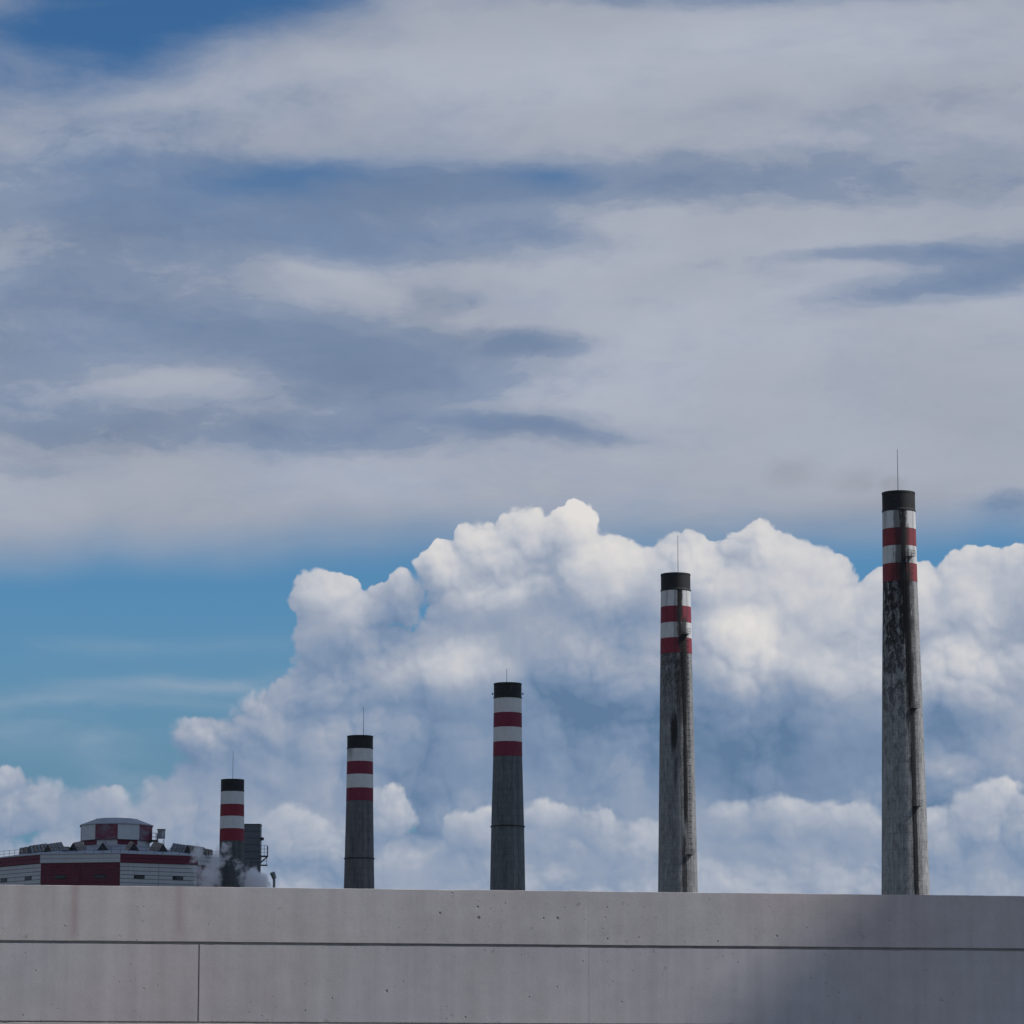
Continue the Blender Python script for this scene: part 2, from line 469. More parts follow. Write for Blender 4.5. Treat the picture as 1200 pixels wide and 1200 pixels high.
def wall_concrete(name, base, stains=()):
    """cast concrete: blotches, faint drip streaks, blow holes; object space is metres along the wall"""
    m, k, b = material(name)
    o = k.node('ShaderNodeTexCoord').outputs['Object']
    x, y, z = k.sep(o)
    big = k.noise(o, 0.7, 4.0, 0.55)
    mid = k.noise(o, 5.0, 6.0, 0.65)
    grain = k.noise(o, 60.0, 3.0, 0.6)
    drip = k.noise(k.vm('MULTIPLY', o, (7.0, 1.0, 0.35)), 1.0, 5.0, 0.6)
    form = k.noise(k.vm('MULTIPLY', o, (0.35, 1.0, 9.0)), 1.0, 4.0, 0.6)
    smudge = k.ss(0.63, 0.74, k.noise(o, 15.0, 3.0, 0.5)) * k.ss(0.42, 0.62, patch_n(k, o))
    tone = 1.0 - smudge * 0.28 + (big - 0.5) * 0.42 + (mid - 0.5) * 0.30 + (drip - 0.5) * 0.42 + (grain - 0.5) * 0.22 + (form - 0.5) * 0.10
    tintm = k.noise(o, 0.45, 2.0, 0.5)
    c = k.mix(k.ss(0.35, 0.65, tintm), base, (base[0] * 1.05, base[1] * 0.985, base[2] * 0.97, 1))
    # blow holes, thick in some patches and rare in others
    patch = k.noise(o, 1.1, 3.0, 0.6)
    holes = None
    for sc, r0, r1 in ((9.0, 0.05, 0.12), (22.0, 0.04, 0.14)):
        v = k.voro(k.vm('ADD', o, k.vm('MULTIPLY', k.noise(o, 45.0, 2.0, 0.5, colour=True), (0.018, 0.018, 0.018))), sc, 0.0, rnd=1.0)
        rnd = k.voro(o, sc, 0.0, rnd=1.0, out='Color')
        rr, rg, rb = k.sep(rnd)
        size = k.m('MULTIPLY_ADD', k.m('MAXIMUM', rr + (patch - 0.5) * 1.6 - 0.52, 0.0), r1 * 2.0, 0.0)
        h = k.ss(0.0, 0.05, size - v)
        holes = h if holes is None else k.m('MAXIMUM', holes, h)
    c = k.vm('SCALE', c); k.put(c.s.node.inputs['Scale'], tone)
    for sx, wd, z0, z1, amt in stains:               # rusty-pink runs down from the top edge
        wob = x + (drip - 0.5) * 0.03
        s = k.m('POWER', 2.71828, ((wob - sx) * (1.0 / wd)) ** 2.0 * -1.0) * k.ss(z0, z0 + 0.15, z) * k.ss(0.30, 0.6, drip + (mid - 0.5) * 0.4, 0.35, 1.0)
        c = k.mix(s * amt, c, (0.43, 0.26, 0.26, 1))
    c = k.mix(holes * 0.62, c, (0.035, 0.033, 0.035, 1))
    k.put(b.inputs['Base Color'], c)
    b.inputs['Roughness'].default_value = 0.88
    bump(k, b, mid * 0.35 + grain * 0.15 - holes * 1.2, 0.5, 0.006)
    return m

def polar(k):
    """angle round the stack (degrees, 0 faces -Y, + towards +X), height, and a point for noise"""
    o = k.node('ShaderNodeTexCoord').outputs['Object']
    x, y, z = k.sep(o)
    th = k.m('ARCTAN2', x, y * -1.0) * 57.2958
    return o, th, z

def soot_shade_on(k, o, th, z, runs):
    """black runs: (angle, half width, z low, z high, strength) with ragged edges"""
    rag = k.noise(k.vm('MULTIPLY', o, (2.6, 2.6, 0.15)), 1.0, 6.0, 0.68)
    speck = k.noise(k.vm('MULTIPLY', o, (1.0, 1.0, 0.6)), 1.6, 6.0, 0.7)
    tot = None
    for a, w, z0, z1, st in runs:
        d = k.m('ABSOLUTE', th - a + (rag - 0.5) * (w * 2.0 + 6.0)) * (1.0 / w)
        s = k.ss(1.25, 0.55, d + (speck - 0.5) * 0.9) * k.ss(z0 - 1.5, z0 + 3.0, z + (rag - 0.5) * 9.0) * k.ss(z1 + 1.2, z1 - 1.2, z + (rag - 0.5) * 5.0) * st
        tot = s if tot is None else k.m('MAXIMUM', tot, s)
    return tot, rag, speck

def stack_concrete(name, base, runs, patchy, rust=0.0, seam=0.0):
    m, k, b = material(name)
    o, th, z = polar(k)
    big = k.noise(k.vm('MULTIPLY', o, (0.35, 0.35, 0.12)), 1.0, 5.0, 0.6)
    fine = k.noise(k.vm('MULTIPLY', o, (2.2, 2.2, 0.5)), 1.0, 6.0, 0.65)
    # shutter lifts and board marks left in the concrete
    lift = k.m('FRACT', z * (1.0 / 1.45))
    lift_l = k.ss(0.07, 0.0, lift) + k.ss(0.93, 1.0, lift)
    brd = k.m('FRACT', th * (1.0 / 9.0))
    brd_l = k.ss(0.10, 0.0, brd) + k.ss(0.90, 1.0, brd)
    liftid = k.m('FLOOR', z * (1.0 / 1.45)); brdid = k.m('FLOOR', th * (1.0 / 9.0))
    wn = k.node('ShaderNodeTexWhiteNoise', noise_dimensions='3D')
    k.put(wn.inputs['Vector'], k.xyz(liftid, brdid, 0.0))
    cell = F(k, wn.outputs['Value'])
    wn2 = k.node('ShaderNodeTexWhiteNoise', noise_dimensions='1D')
    k.put(wn2.inputs['W'], brdid)
    strip = F(k, wn2.outputs['Value'])
    tone = 1.0 + (big - 0.5) * 0.9 + (fine - 0.5) * 0.9 + (cell - 0.5) * 0.16 + (strip - 0.5) * 0.26 - lift_l * 0.18 - brd_l * 0.14
    c = k.vm('SCALE', (base[0], base[1], base[2])); k.put(c.s.node.inputs['Scale'], tone)
    if patchy:
        z0, z1, amt = patchy
        sp = k.noise(k.vm('MULTIPLY', o, (1.1, 1.1, 0.55)), 1.0, 8.0, 0.74)
        zone = k.ss(z0, z1, z) * k.ss(38.0, 12.0, th)
        c = k.mix(k.ss(0.50, 0.60, sp + zone * 0.10) * (zone * 0.70 + 0.34) * amt, c, (0.022, 0.022, 0.024, 1))
        pale = k.noise(k.vm('ADD', k.vm('MULTIPLY', o, (1.1, 1.1, 0.6)), (31.0, 0, 0)), 1.0, 6.0, 0.7)
        c = k.mix(k.ss(0.55, 0.63, pale) * 0.46 * amt, c, (0.42, 0.42, 0.42, 1))
    vs_ = k.noise(k.vm('MULTIPLY', o, (3.4, 3.4, 0.10)), 1.0, 5.0, 0.62)
    c = k.mix(k.ss(0.54, 0.70, vs_) * 0.55, c, (0.045, 0.045, 0.05, 1))
    if rust:
        rr = k.noise(k.vm('MULTIPLY', o, (1.6, 1.6, 0.14)), 1.0, 4.0, 0.6)
        c = k.mix(k.ss(0.58, 0.75, rr) * rust, c, (0.23, 0.15, 0.10, 1))
    if seam:
        c = k.mix(k.ss(1.4, 0.5, k.m('ABSOLUTE', th - 20.0)) * seam, c, (0.05, 0.05, 0.055, 1))
    if runs:
        s, rag, speck = soot_shade_on(k, o, th, z, runs)
        c = k.mix(s, c, (0.010, 0.010, 0.012, 1))
    k.put(b.inputs['Base Color'], c)
    b.inputs['Roughness'].default_value = 0.9
    bump(k, b, fine - lift_l * 0.5 - brd_l * 0.5, 0.6, 0.06)
    return m

def stack_paint(name, rgb, runs, dirt=0.25, chip=0.3):
    m, k, b = material(name)
    o, th, z = polar(k)
    v = k.noise(k.vm('MULTIPLY', o, (1.8, 1.8, 0.22)), 1.0, 6.0, 0.65)
    n = k.noise(o, 0.9, 6.0, 0.65)
    c = k.vm('SCALE', (rgb[0], rgb[1], rgb[2])); k.put(c.s.node.inputs['Scale'], 1.0 + (v - 0.5) * 0.5 + (n - 0.5) * 0.35)
    c = k.mix(k.ss(0.56, 0.74, v) * dirt, c, (0.10, 0.095, 0.09, 1))
    c = k.mix(k.ss(0.62, 0.70, n) * chip, c, (0.16, 0.155, 0.15, 1))
    if runs:
        s, rag, speck = soot_shade_on(k, o, th, z, runs)
        c = k.mix(s, c, (0.010, 0.010, 0.012, 1))
    k.put(b.inputs['Base Color'], c)
    b.inputs['Roughness'].default_value = 0.75
    bump(k, b, n, 0.3, 0.03)
    return m

def cladding(name, rgb, fade, fade_rgb):
    m, k, b = material(name)
    o = k.node('ShaderNodeTexCoord').outputs['Object']
    n = k.noise(k.vm('MULTIPLY', o, (0.25, 0.25, 0.5)), 1.0, 5.0, 0.6)
    d = k.noise(k.vm('MULTIPLY', o, (1.6, 1.6, 0.25)), 1.0, 5.0, 0.6)
    c = k.vm('SCALE', (rgb[0], rgb[1], rgb[2])); k.put(c.s.node.inputs['Scale'], 1.0 + (d - 0.5) * 0.5)
    c = k.mix(k.ss(0.45, 0.68, n) * fade, c, fade_rgb)
    c = k.mix(k.ss(0.58, 0.78, d) * 0.4, c, (0.12, 0.10, 0.09, 1))
    k.put(b.inputs['Base Color'], c)
    b.inputs['Roughness'].default_value = 0.6
    return m

dark_metal = plain('dark_metal', (0.03, 0.032, 0.036), 0.5, 0.6)
grey_metal = plain('grey_metal', (0.22, 0.235, 0.25), 0.55, 0.3, 0.2, 0.5)
rail_metal = plain('rail_metal', (0.10, 0.105, 0.11), 0.55, 0.4)
flue_black = plain('flue_lining', (0.012, 0.012, 0.013), 0.95)

# ===================================================================== ground
gm, gk, gb = material('waste_ground')
go = gk.node('ShaderNodeTexCoord').outputs['Object']
gn = gk.noise(go, 0.05, 8.0, 0.65); gn2 = gk.noise(go, 2.0, 8.0, 0.7)
gc = gk.mix(gk.ss(0.4, 0.6, gn), (0.055, 0.065, 0.028, 1), (0.13, 0.115, 0.09, 1))
gc2 = gk.vm('SCALE', gc); gk.put(gc2.s.node.inputs['Scale'], 0.6 + gn2 * 0.8)
gk.put(gb.inputs['Base Color'], gc2); gb.inputs['Roughness'].default_value = 0.95
g = Mesher()
vs = [g.bm.verts.new(p) for p in ((-9000, -9000, 0), (9000, -9000, 0), (9000, 9000, 0), (-9000, 9000, 0))]
g.bm.faces.new(vs)
tag(g.build('ground', gm), kind='structure', label='rough grassy ground reaching to the horizon')

# ============================================================ concrete wall
WA = atan2(1.4, 4.407 + 4.213)                # the wall runs away to the right
wall = thing('concrete_wall', 'pale grey concrete wall with a jointed coping across the foreground', 'wall', (-4.213, 30.0, 0.0), WA)
con_cap = wall_concrete('coping_concrete', (0.63, 0.585, 0.575, 1),
                        ((0.615, 0.035, 3.10, 3.6, 0.55), (1.475, 0.04, 3.12, 3.6, 0.42), (0.18, 0.05, 3.2, 3.6, 0.25), (0.44, 0.02, 3.3, 3.6, 0.2), (5.42, 0.05, 3.2, 3.6, 0.15)))
con_pan = wall_concrete('panel_concrete', (0.61, 0.575, 0.58, 1))
con_core = plain('joint_mortar', (0.30, 0.285, 0.275), 0.95, 0.0, 0.3, 6.0)
U0, U1 = -16.0, 30.0
Mesher().box((U0, 0.010, 0), (U1, 0.46, 3.575)).build('wall_core', con_core, wall)
rng = random.Random(4)
def u_at(px): return (px / 1200.0) * 8.733 * (1.0 - 0.045 * (1 - px / 1200.0) * 0.5)
from mathutils import noise as mnoise
def rough_block(name, mat, a, b_, y0, y1, z0, z1, bev):
    """cast block whose arrises wander and chip a little along its length"""
    m = Mesher()
    near = a < 10.5 and b_ > -2.5
    n = max(2, int((b_ - a) / (0.045 if near else 0.6)))
    rings = []
    for i in range(n + 1):
        x = a + (b_ - a) * i / n
        def j(k, amp):
            v = mnoise.fractal(Vector((x * 3.0, k * 7.3 + z0, 0.5)), 0.8, 2.1, 5) * amp
            c = mnoise.noise(Vector((x * 9.0, k * 3.1 + z0 * 5, 9.0)))
            return v + (max(0.0, c - 0.52) * 0.03)
        e = bev
        t1, t2 = j(1, 0.0030), j(2, 0.0030)
        c1, c2 = abs(j(3, 0.003)), abs(j(4, 0.003))
        pts = [(y1, z0), (y0 + e + c2, z0), (y0, z0 + e + abs(t2)), (y0, z1 - e * 0.4 - c1 * 0.6 - abs(t1)), (y0 + e + c1, z1 - abs(t1)), (y1, z1)]
        rings.append([m.bm.verts.new((x, y, z)) for y, z in pts])
    k = len(rings[0])
    for p, q in zip(rings[:-1], rings[1:]):
        for i in range(k):
            m.bm.faces.new((p[i], p[(i + 1) % k], q[(i + 1) % k], q[i]))
    m.bm.faces.new(rings[0]); m.bm.faces.new(rings[-1][::-1])
    return m.build(name, mat, wall)
def course(name, mat, joints, z0, z1, proud, depth, gap, bev):
    for a, b_ in zip(joints[:-1], joints[1:]):
        if a == 1.645: a += 0.006
        if b_ == 1.645: b_ -= 0.006
        dz = rng.uniform(-0.003, 0.003); dy = rng.uniform(-0.0006, 0.0006)
        rough_block(name, mat, a + gap / 2, b_ - gap / 2, -proud + dy, depth, z0, z1 + dz, bev)
course('coping_block', con_cap, [U0, -12.1, -8.2, -4.6, -1.95, 2.49, 4.92, 8.95, 12.6, 16.2, 20.0, 24.0, U1], 3.146, 3.600, 0.004, 0.50, 0.0003, 0.003)
course('wall_panel', con_pan, [U0, -11.4, -7.0, -2.9, 1.645, 4.925, 9.4, 13.5, 17.6, 21.5, 25.5, U1], 2.492, 3.125, 0.0, 0.06, 0.0003, 0.003)
course('base_block', con_pan, [U0, -10.0, -5.2, -0.8, 3.9, 8.6, 13.2, 17.5, 22.0, 26.0, U1], 0.0, 2.480, 0.004, 0.06, 0.003, 0.005)

# --------- block building added out of frame on the right to shade the wall
bc = plain('render_coat', (0.34, 0.33, 0.31), 0.9, 0.0, 0.15, 0.6)
bwin = plain('dark_glass', (0.02, 0.025, 0.03), 0.1)
BU0, BU1, BW0, BW1, BH = 38.0, 56.0, -20.0, -2.6, 33.6
side = thing('shade_block', 'added block building out of view, placed to cast a soft shadow on the wall', 'building', wall.location, WA)
Mesher().box((BU0, BW0, 0), (BU1, BW1, BH)).build('shade_block_wall', bc, side)
Mesher().box((BU0 - 0.12, BW0 - 0.12, BH), (BU1 + 0.12, BW1 + 0.12, BH + 0.22)).build('shade_block_roof', bc, side)
for fl in range(9):
    for wu in (-5.0, -8.6, -12.2, -15.8):
        z0 = 1.2 + fl * 3.4
        w_ = Mesher().box((BU0 - 0.03, wu - 0.62, z0 + 0.0), (BU0 + 0.02, wu + 0.62, z0 + 1.4)).build('window', grey_metal, side)
        Mesher().box((BU0 - 0.045, wu - 0.54, z0 + 0.08), (BU0 - 0.035, wu + 0.54, z0 + 1.32)).build('pane', bwin, w_)

# =================================================================== chimneys
WHITE, RED, BLACK = (0.58, 0.59, 0.60), (0.170, 0.018, 0.042), (0.013, 0.015, 0.018)

def radius_at(prof, z):
    p = sorted(prof)
    if z <= p[0][0]:
        s = (p[1][1] - p[0][1]) / (p[1][0] - p[0][0])
        return p[0][1] + s * (z - p[0][0])
    for (z0, r0), (z1, r1) in zip(p[:-1], p[1:]):
        if z <= z1: return r0 + (r1 - r0) * (z - z0) / (z1 - z0)
    return p[-1][1]

def chimney(label, x, y, prof, bands, rod_z, rod_x, concrete, paints, ring_z=None, lights_z=None, cap_flare=0.10):
    """prof: (z, radius) pairs; bands: z of cap top, cap foot and the four paint edges"""
    t = thing('chimney', label, 'chimney', (x, y, 0), 0.0, 'striped factory chimneys in a row behind the wall')
    top = bands[0]
    zs = [0.0, 12.0, 25.0, 40.0] + [p[0] for p in sorted(prof)[:-1]] + [top - 0.05]
    zs = sorted(set(zs))
    ring = [(radius_at(prof, z), z) for z in zs]
    m = Mesher().lathe(ring + [(2.55, top - 0.05), (2.55, top - 9.0), (0.05, top - 9.0)], 96, close=False)
    m.build('shaft', concrete, t)
    r0, r1 = radius_at(prof, bands[1]), radius_at(prof, top)
    e = cap_flare
    Mesher().lathe([(r0 + e, bands[1]), (r0 + e, bands[1] + 0.25), (r1 + 0.055, bands[1] + 0.45), (r1 + 0.055, top - 0.35), (r1 + e, top - 0.3),
                    (r1 + e, top + 0.06), (2.5, top + 0.06), (2.5, top - 1.2), (2.62, top - 1.2), (2.62, top - 0.6)] , 96, smooth=False, close=False).build('cap', paints['black'], t)
    names = ('white', 'red', 'white', 'red')
    for i, nm in enumerate(names):
        a, b_ = bands[i + 1], bands[i + 2]
        ra, rb = radius_at(prof, a), radius_at(prof, b_)
        Mesher().lathe([(rb + 0.03, b_ + 0.004), (ra + 0.03, a - 0.004), (ra - 0.1, a - 0.004), (rb - 0.1, b_ + 0.004)], 96).build('paint_band', paints[nm], t, nm + ' painted band')
    Mesher().rod((rod_x, -0.6, top - 2.0), (rod_x, -0.6, rod_z), 0.075, 6, 0.045).build('lightning_rod', rail_metal, t)
    if ring_z:
        rr = radius_at(prof, ring_z)
        Mesher().lathe([(rr - 0.1, ring_z - 0.13), (rr + 0.2, ring_z - 0.13), (rr + 0.2, ring_z + 0.1), (rr - 0.1, ring_z + 0.1)], 96, smooth=False).build('steel_band', dark_metal, t)
    if lights_z:
        for a in (-90, 90):
            rr = radius_at(prof, lights_z) + 0.05
            c = Vector((sin(R(a)) * rr, -cos(R(a)) * rr, lights_z))
            d = Vector((sin(R(a)), -cos(R(a)), 0))
            Mesher().rod(c - d * 0.1, c + d * 0.28, 0.07, 6).rod(c + d * 0.28 - Vector((0, 0, 0.16)), c + d * 0.28 + Vector((0, 0, 0.2)), 0.13, 8).build('warning_lamp', dark_metal, t)
    return t

def ladder(t, prof, ang, z0, z1, cage=((0, 0),), rests=(), cage_mat=None):
    """caged ladder standing off the shaft at an angle"""
    er = Vector((sin(R(ang)), -cos(R(ang)), 0)); et = Vector((cos(R(ang)), sin(R(ang)), 0))
    def pt(z, off, side): return er * (radius_at(prof, z) + off) + et * side + Vector((0, 0, z))
    root = None
    n = max(2, int((z1 - z0) / 6))
    for s in (-0.24, 0.24):
        m = Mesher()
        for i in range(n):
            a, b_ = z0 + (z1 - z0) * i / n, z0 + (z1 - z0) * (i + 1) / n
            m.rod(pt(a, 0.22, s), pt(b_, 0.22, s), 0.032, 5)
        if root is None: root = m.build('ladder', rail_metal, t)
        else: m.build('rail', rail_metal, root)
    m = Mesher(); z = z0 + 0.3
    while z < z1:
        m.rod(pt(z, 0.22, -0.24), pt(z, 0.22, 0.24), 0.022, 4); z += 0.42
    m.build('rungs', rail_metal, root, kind='stuff')
    m = Mesher()
    for a, b_ in cage:
        z = a
        while z < b_:
            pts = [pt(z, 0.22 + 0.42 * sin(q * pi / 6) * 1.9, -0.42 * cos(q * pi / 6)) for q in range(7)]
            for p, q in zip(pts[:-1], pts[1:]): m.rod(p, q, 0.026 if cage_mat is None else 0.045, 4)
            z += 1.15
        for q in (0, 2, 3, 4, 6):
            k_ = max(1, int((b_ - a) / 6))
            for i in range(k_):
                za, zb = a + (b_ - a) * i / k_, a + (b_ - a) * (i + 1) / k_
                m.rod(pt(za, 0.22 + 0.8 * sin(q * pi / 6), -0.42 * cos(q * pi / 6)), pt(zb, 0.22 + 0.8 * sin(q * pi / 6), -0.42 * cos(q * pi / 6)), 0.022, 4)
    m.build('safety_cage', cage_mat or rail_metal, root, kind='stuff')
    for zr in rests:
        er_, et_ = er, et
        rr = radius_at(prof, zr)
        m = Mesher()
        c = [er * (rr - 0.1) + et * -0.75, er * (rr + 0.95) + et * -0.75, er * (rr + 0.95) + et * 0.75, er * (rr - 0.1) + et * 0.75]
        m.prism([q + Vector((0, 0, zr)) for q in c], [q + Vector((0, 0, zr + 0.05)) for q in c])
        for q in (c[1], c[2], (c[1] + c[2]) / 2, c[0] * 0.5 + c[1] * 0.5, c[3] * 0.5 + c[2] * 0.5):
            m.rod(q + Vector((0, 0, zr)), q + Vector((0, 0, zr + 1.15)), 0.035, 5)
        for h in (0.6, 1.15):
            for p, q in ((c[0], c[1]), (c[1], c[2]), (c[2], c[3])):
                m.rod(p + Vector((0, 0, zr + h)), q + Vector((0, 0, zr + h)), 0.03, 4)
        m.build('rest_platform', rail_metal, t)

def paint_set(nm, runs, dirt, chip, red=RED, white=WHITE):
    return {'white': stack_paint('white_paint_' + nm, white, runs, dirt, chip),
            'red': stack_paint('red_paint_' + nm, red, runs, dirt * 0.8, chip * 0.5),
            'black': stack_paint('black_paint_' + nm, BLACK, (), 0.0, 0.25)}

# first (smallest in the picture, at the drum building)
prof1 = [(92.5, 3.0), (76.4, 3.204), (64.0, 3.38)]
chimney('short red and white banded chimney rising out of the steam beside the round building', -73.30, 952.0, prof1,
        [92.5, 89.36, 86.0, 82.87, 79.63, 76.4], 100.14, 0.09,
        stack_concrete('stack_concrete_first', (0.085, 0.095, 0.10), (), None, 0.3), paint_set('first', (), 0.15, 0.1, (0.20, 0.016, 0.034)), None, None, 0.06)
# second
prof2 = [(93.78, 3.0), (78.62, 3.182), (64.74, 3.445), (58.74, 3.571)]
chimney('banded chimney second from the round building, brownish shaft with a thin ring low down', -35.95, 857.3, prof2,
        [93.78, 90.74, 87.71, 84.67, 81.44, 78.42], 100.69, 0.8,
        stack_concrete('stack_concrete_second', (0.130, 0.131, 0.140), (), None, 0.45, 0.5), paint_set('second', ((-50, 22, 88.2, 90.9, 0.55),), 0.2, 0.2), 64.9)
# third
prof3 = [(98.83, 3.0), (82.89, 3.187), (67.33, 3.606), (54.11, 3.838)]
chimney('middle chimney of the row, clean grey shaft with a thin ring halfway up', -0.95, 796.2, prof3,
        [98.83, 95.52, 92.31, 89.1, 85.9, 82.7], 102.14, -0.2,
        stack_concrete('stack_concrete_third', (0.118, 0.135, 0.150), (), None, 0.12, 0.6), paint_set('third', (), 0.22, 0.15), 67.4, 96.6)
# fourth
prof4 = [(115.42, 3.0), (98.75, 3.262), (87.58, 3.456), (50.24, 4.064)]
runs4 = ((12, 11, 98.0, 116.0, 1.0), (-2, 10, 100.0, 112.0, 0.40), (24, 17, 87.0, 106.0, 0.95), (8, 10, 83.0, 98.0, 0.65), (-12, 11, 77.5, 86.0, 0.9),
         (25, 8, 62.0, 93.0, 0.95), (-8, 6, 70.0, 77.0, 0.6), (18, 7, 46.0, 61.0, 0.85), (3, 8, 74.0, 99.0, 0.45), (-40, 6, 104.0, 112.0, 0.25), (45, 6, 104.0, 113.0, 0.3))  # soot runs; those beside the ladder also paint in its shadow
c4 = chimney('tall banded chimney with one narrow soot run through its stripes and a caged ladder', 33.92, 745.4, prof4,
             [115.42, 111.85, 108.54, 105.15, 101.95, 98.75], 123.58, 0.49,
             stack_concrete('stack_concrete_fourth', (0.225, 0.232, 0.242), runs4, (80.0, 100.0, 0.7), 0.35), paint_set('fourth', runs4, 0.3, 0.25, (0.21, 0.024, 0.045)))
ladder(c4, prof4, 33, 0.5, 103.6, ((57.0, 75.5), (77.0, 103.0)), (102.6, 57.2), dark_metal)
# fifth, tallest
prof5 = [(118.62, 3.0), (101.77, 3.185), (94.28, 3.376), (84.75, 3.596), (44.59, 4.386)]
runs5 = ((8, 13, 90.0, 118.5, 1.0), (-8, 17, 100.0, 118.0, 0.70), (2, 28, 100.0, 111.8, 0.80), (14, 21, 90.0, 104.0, 0.9),
         (17, 9, 76.0, 101.0, 0.98), (24, 8, 58.0, 88.0, 0.88), (14, 9, 74.0, 94.0, 0.7), (21, 8, 42.0, 72.0, 0.92), (-62, 8, 110.0, 117.0, 0.3), (50, 6, 104.0, 118.0, 0.3),
         (-30, 9, 88.0, 104.0, 0.5))
c5 = chimney('tallest banded chimney, heavily streaked with soot and patched with peeling concrete', 71.88, 666.0, prof5,
             [118.62, 115.0, 111.71, 108.42, 105.13, 101.77], 126.86, -0.13,
             stack_concrete('stack_concrete_fifth', (0.285, 0.292, 0.300), runs5, (62.0, 100.0, 1.0), 0.25), paint_set('fifth', runs5, 0.4, 0.4, (0.21, 0.030, 0.040)))
ladder(c5, prof5, 27, 0.5, 107.6, ((60.0, 78.0), (80.0, 107.0), (20.0, 52.0)), (106.2, 78.0, 60.0))

# ============================================================= round building
BX, BY = -108.75, 1000.0
bld = thing('round_building', 'ten-sided building clad in red and pale panels with a lantern on its shallow roof', 'building', (BX, BY, 0))
pale_clad = cladding('pale_cladding', (0.48, 0.50, 0.52), 0.25, (0.38, 0.39, 0.41, 1))
red_clad = cladding('red_cladding', (0.12, 0.012, 0.035), 0.25, (0.08, 0.03, 0.05, 1))
fade_clad = cladding('faded_red_cladding', (0.16, 0.03, 0.06), 0.9, (0.16, 0.17, 0.20, 1))
roof_m = plain('roof_sheeting', (0.34, 0.355, 0.38), 0.6, 0.0, 0.18, 0.25)
rust_m = plain('rusty_sheet', (0.26, 0.22, 0.19), 0.8, 0.0, 0.35, 0.5)
RB = 35.3
ZE, ZF = 74.15, 71.89
def fv(r, th, z): return Vector((r * sin(R(th)), -r * cos(R(th)), z))
facets = [(-136 + 36 * i, -100 + 36 * i) for i in range(10)]
is_red = lambda i: i % 2 == 1                     # facet -100..-64 is red, -64..-28 pale, -28..8 red ...
base_pts = [fv(RB - 0.35, 8 + 36 * i, 0) for i in range(10)]
Mesher().prism(base_pts, [p + Vector((0, 0, ZE - 0.1)) for p in base_pts]).build('building_core', con_core, bld)
def facet_panel(name, mat, a0, a1, r, z0, z1, f0, f1, thick, inset=0.05, parent=bld, label=None):
    """slab on the facet between vertex angles a0 and a1, from fraction f0 to f1 of its width"""
    p, q = fv(r, a0, 0), fv(r, a1, 0)
    nrm = ((p + q) / 2).normalized()
    d = (q - p)
    L = d.length
    a = p + d * f0 + d.normalized() * inset; b_ = p + d * f1 - d.normalized() * inset
    lo = [a, b_, b_ - nrm * thick, a - nrm * thick]
    return Mesher().prism([v + Vector((0, 0, z0)) for v in lo], [v + Vector((0, 0, z1)) for v in lo]).build(name, mat, parent, label)
for i, (a0, a1) in enumerate(facets):
    mid = (a0 + a1) / 2
    if abs(mid) > 100: continue                   # the far side is bare core
    wallm, fasm = (red_clad, pale_clad) if is_red(i) else (pale_clad, red_clad)
    for h in (0, 1):
        for rrow in range(15):
            z1 = ZF - 0.08 - rrow * 1.06
            facet_panel('cladding_board', wallm, a0, a1, RB, z1 - 0.93, z1, h * 0.5, h * 0.5 + 0.5, 0.30)
    for h in range(2):
        for rrow in range(2):
            z1 = ZE - rrow * 1.14
            facet_panel('fascia_board', fasm, a0, a1, RB + 0.35, z1 - 1.06, z1, h * 0.5, h * 0.5 + 0.5, 0.60, 0.0)
    for f in (0.25, 0.75):
        L = 2 * RB * sin(R(18))
        w = 1.5 / L
        fr = facet_panel('window', dark_metal, a0, a1, RB + 0.06, ZF - 4.15, ZF - 3.2, f - w, f + w, 0.2, 0.0)
        facet_panel('pane', bwin, a0, a1, RB + 0.08, ZF - 4.03, ZF - 3.32, f - w * 0.9, f + w * 0.9, 0.1, 0.0, fr)
# roof: ten folded sheets rising to the lantern
RL, ZL = 9.2, 78.50
for i, (a0, a1) in enumerate(facets):
    lo = [fv(RB + 0.55, a0, ZE + 0.02), fv(RB + 0.55, a1, ZE + 0.02), fv(RL, a1, ZL), fv(RL, a0, ZL)]
    Mesher().prism(lo, [v + Vector((0, 0, 0.18)) for v in lo]).build('roof_sheet', roof_m, bld)
def roof_z(r): return ZE + 0.2 + (ZL - ZE) * (RB - r) / (RB - RL)
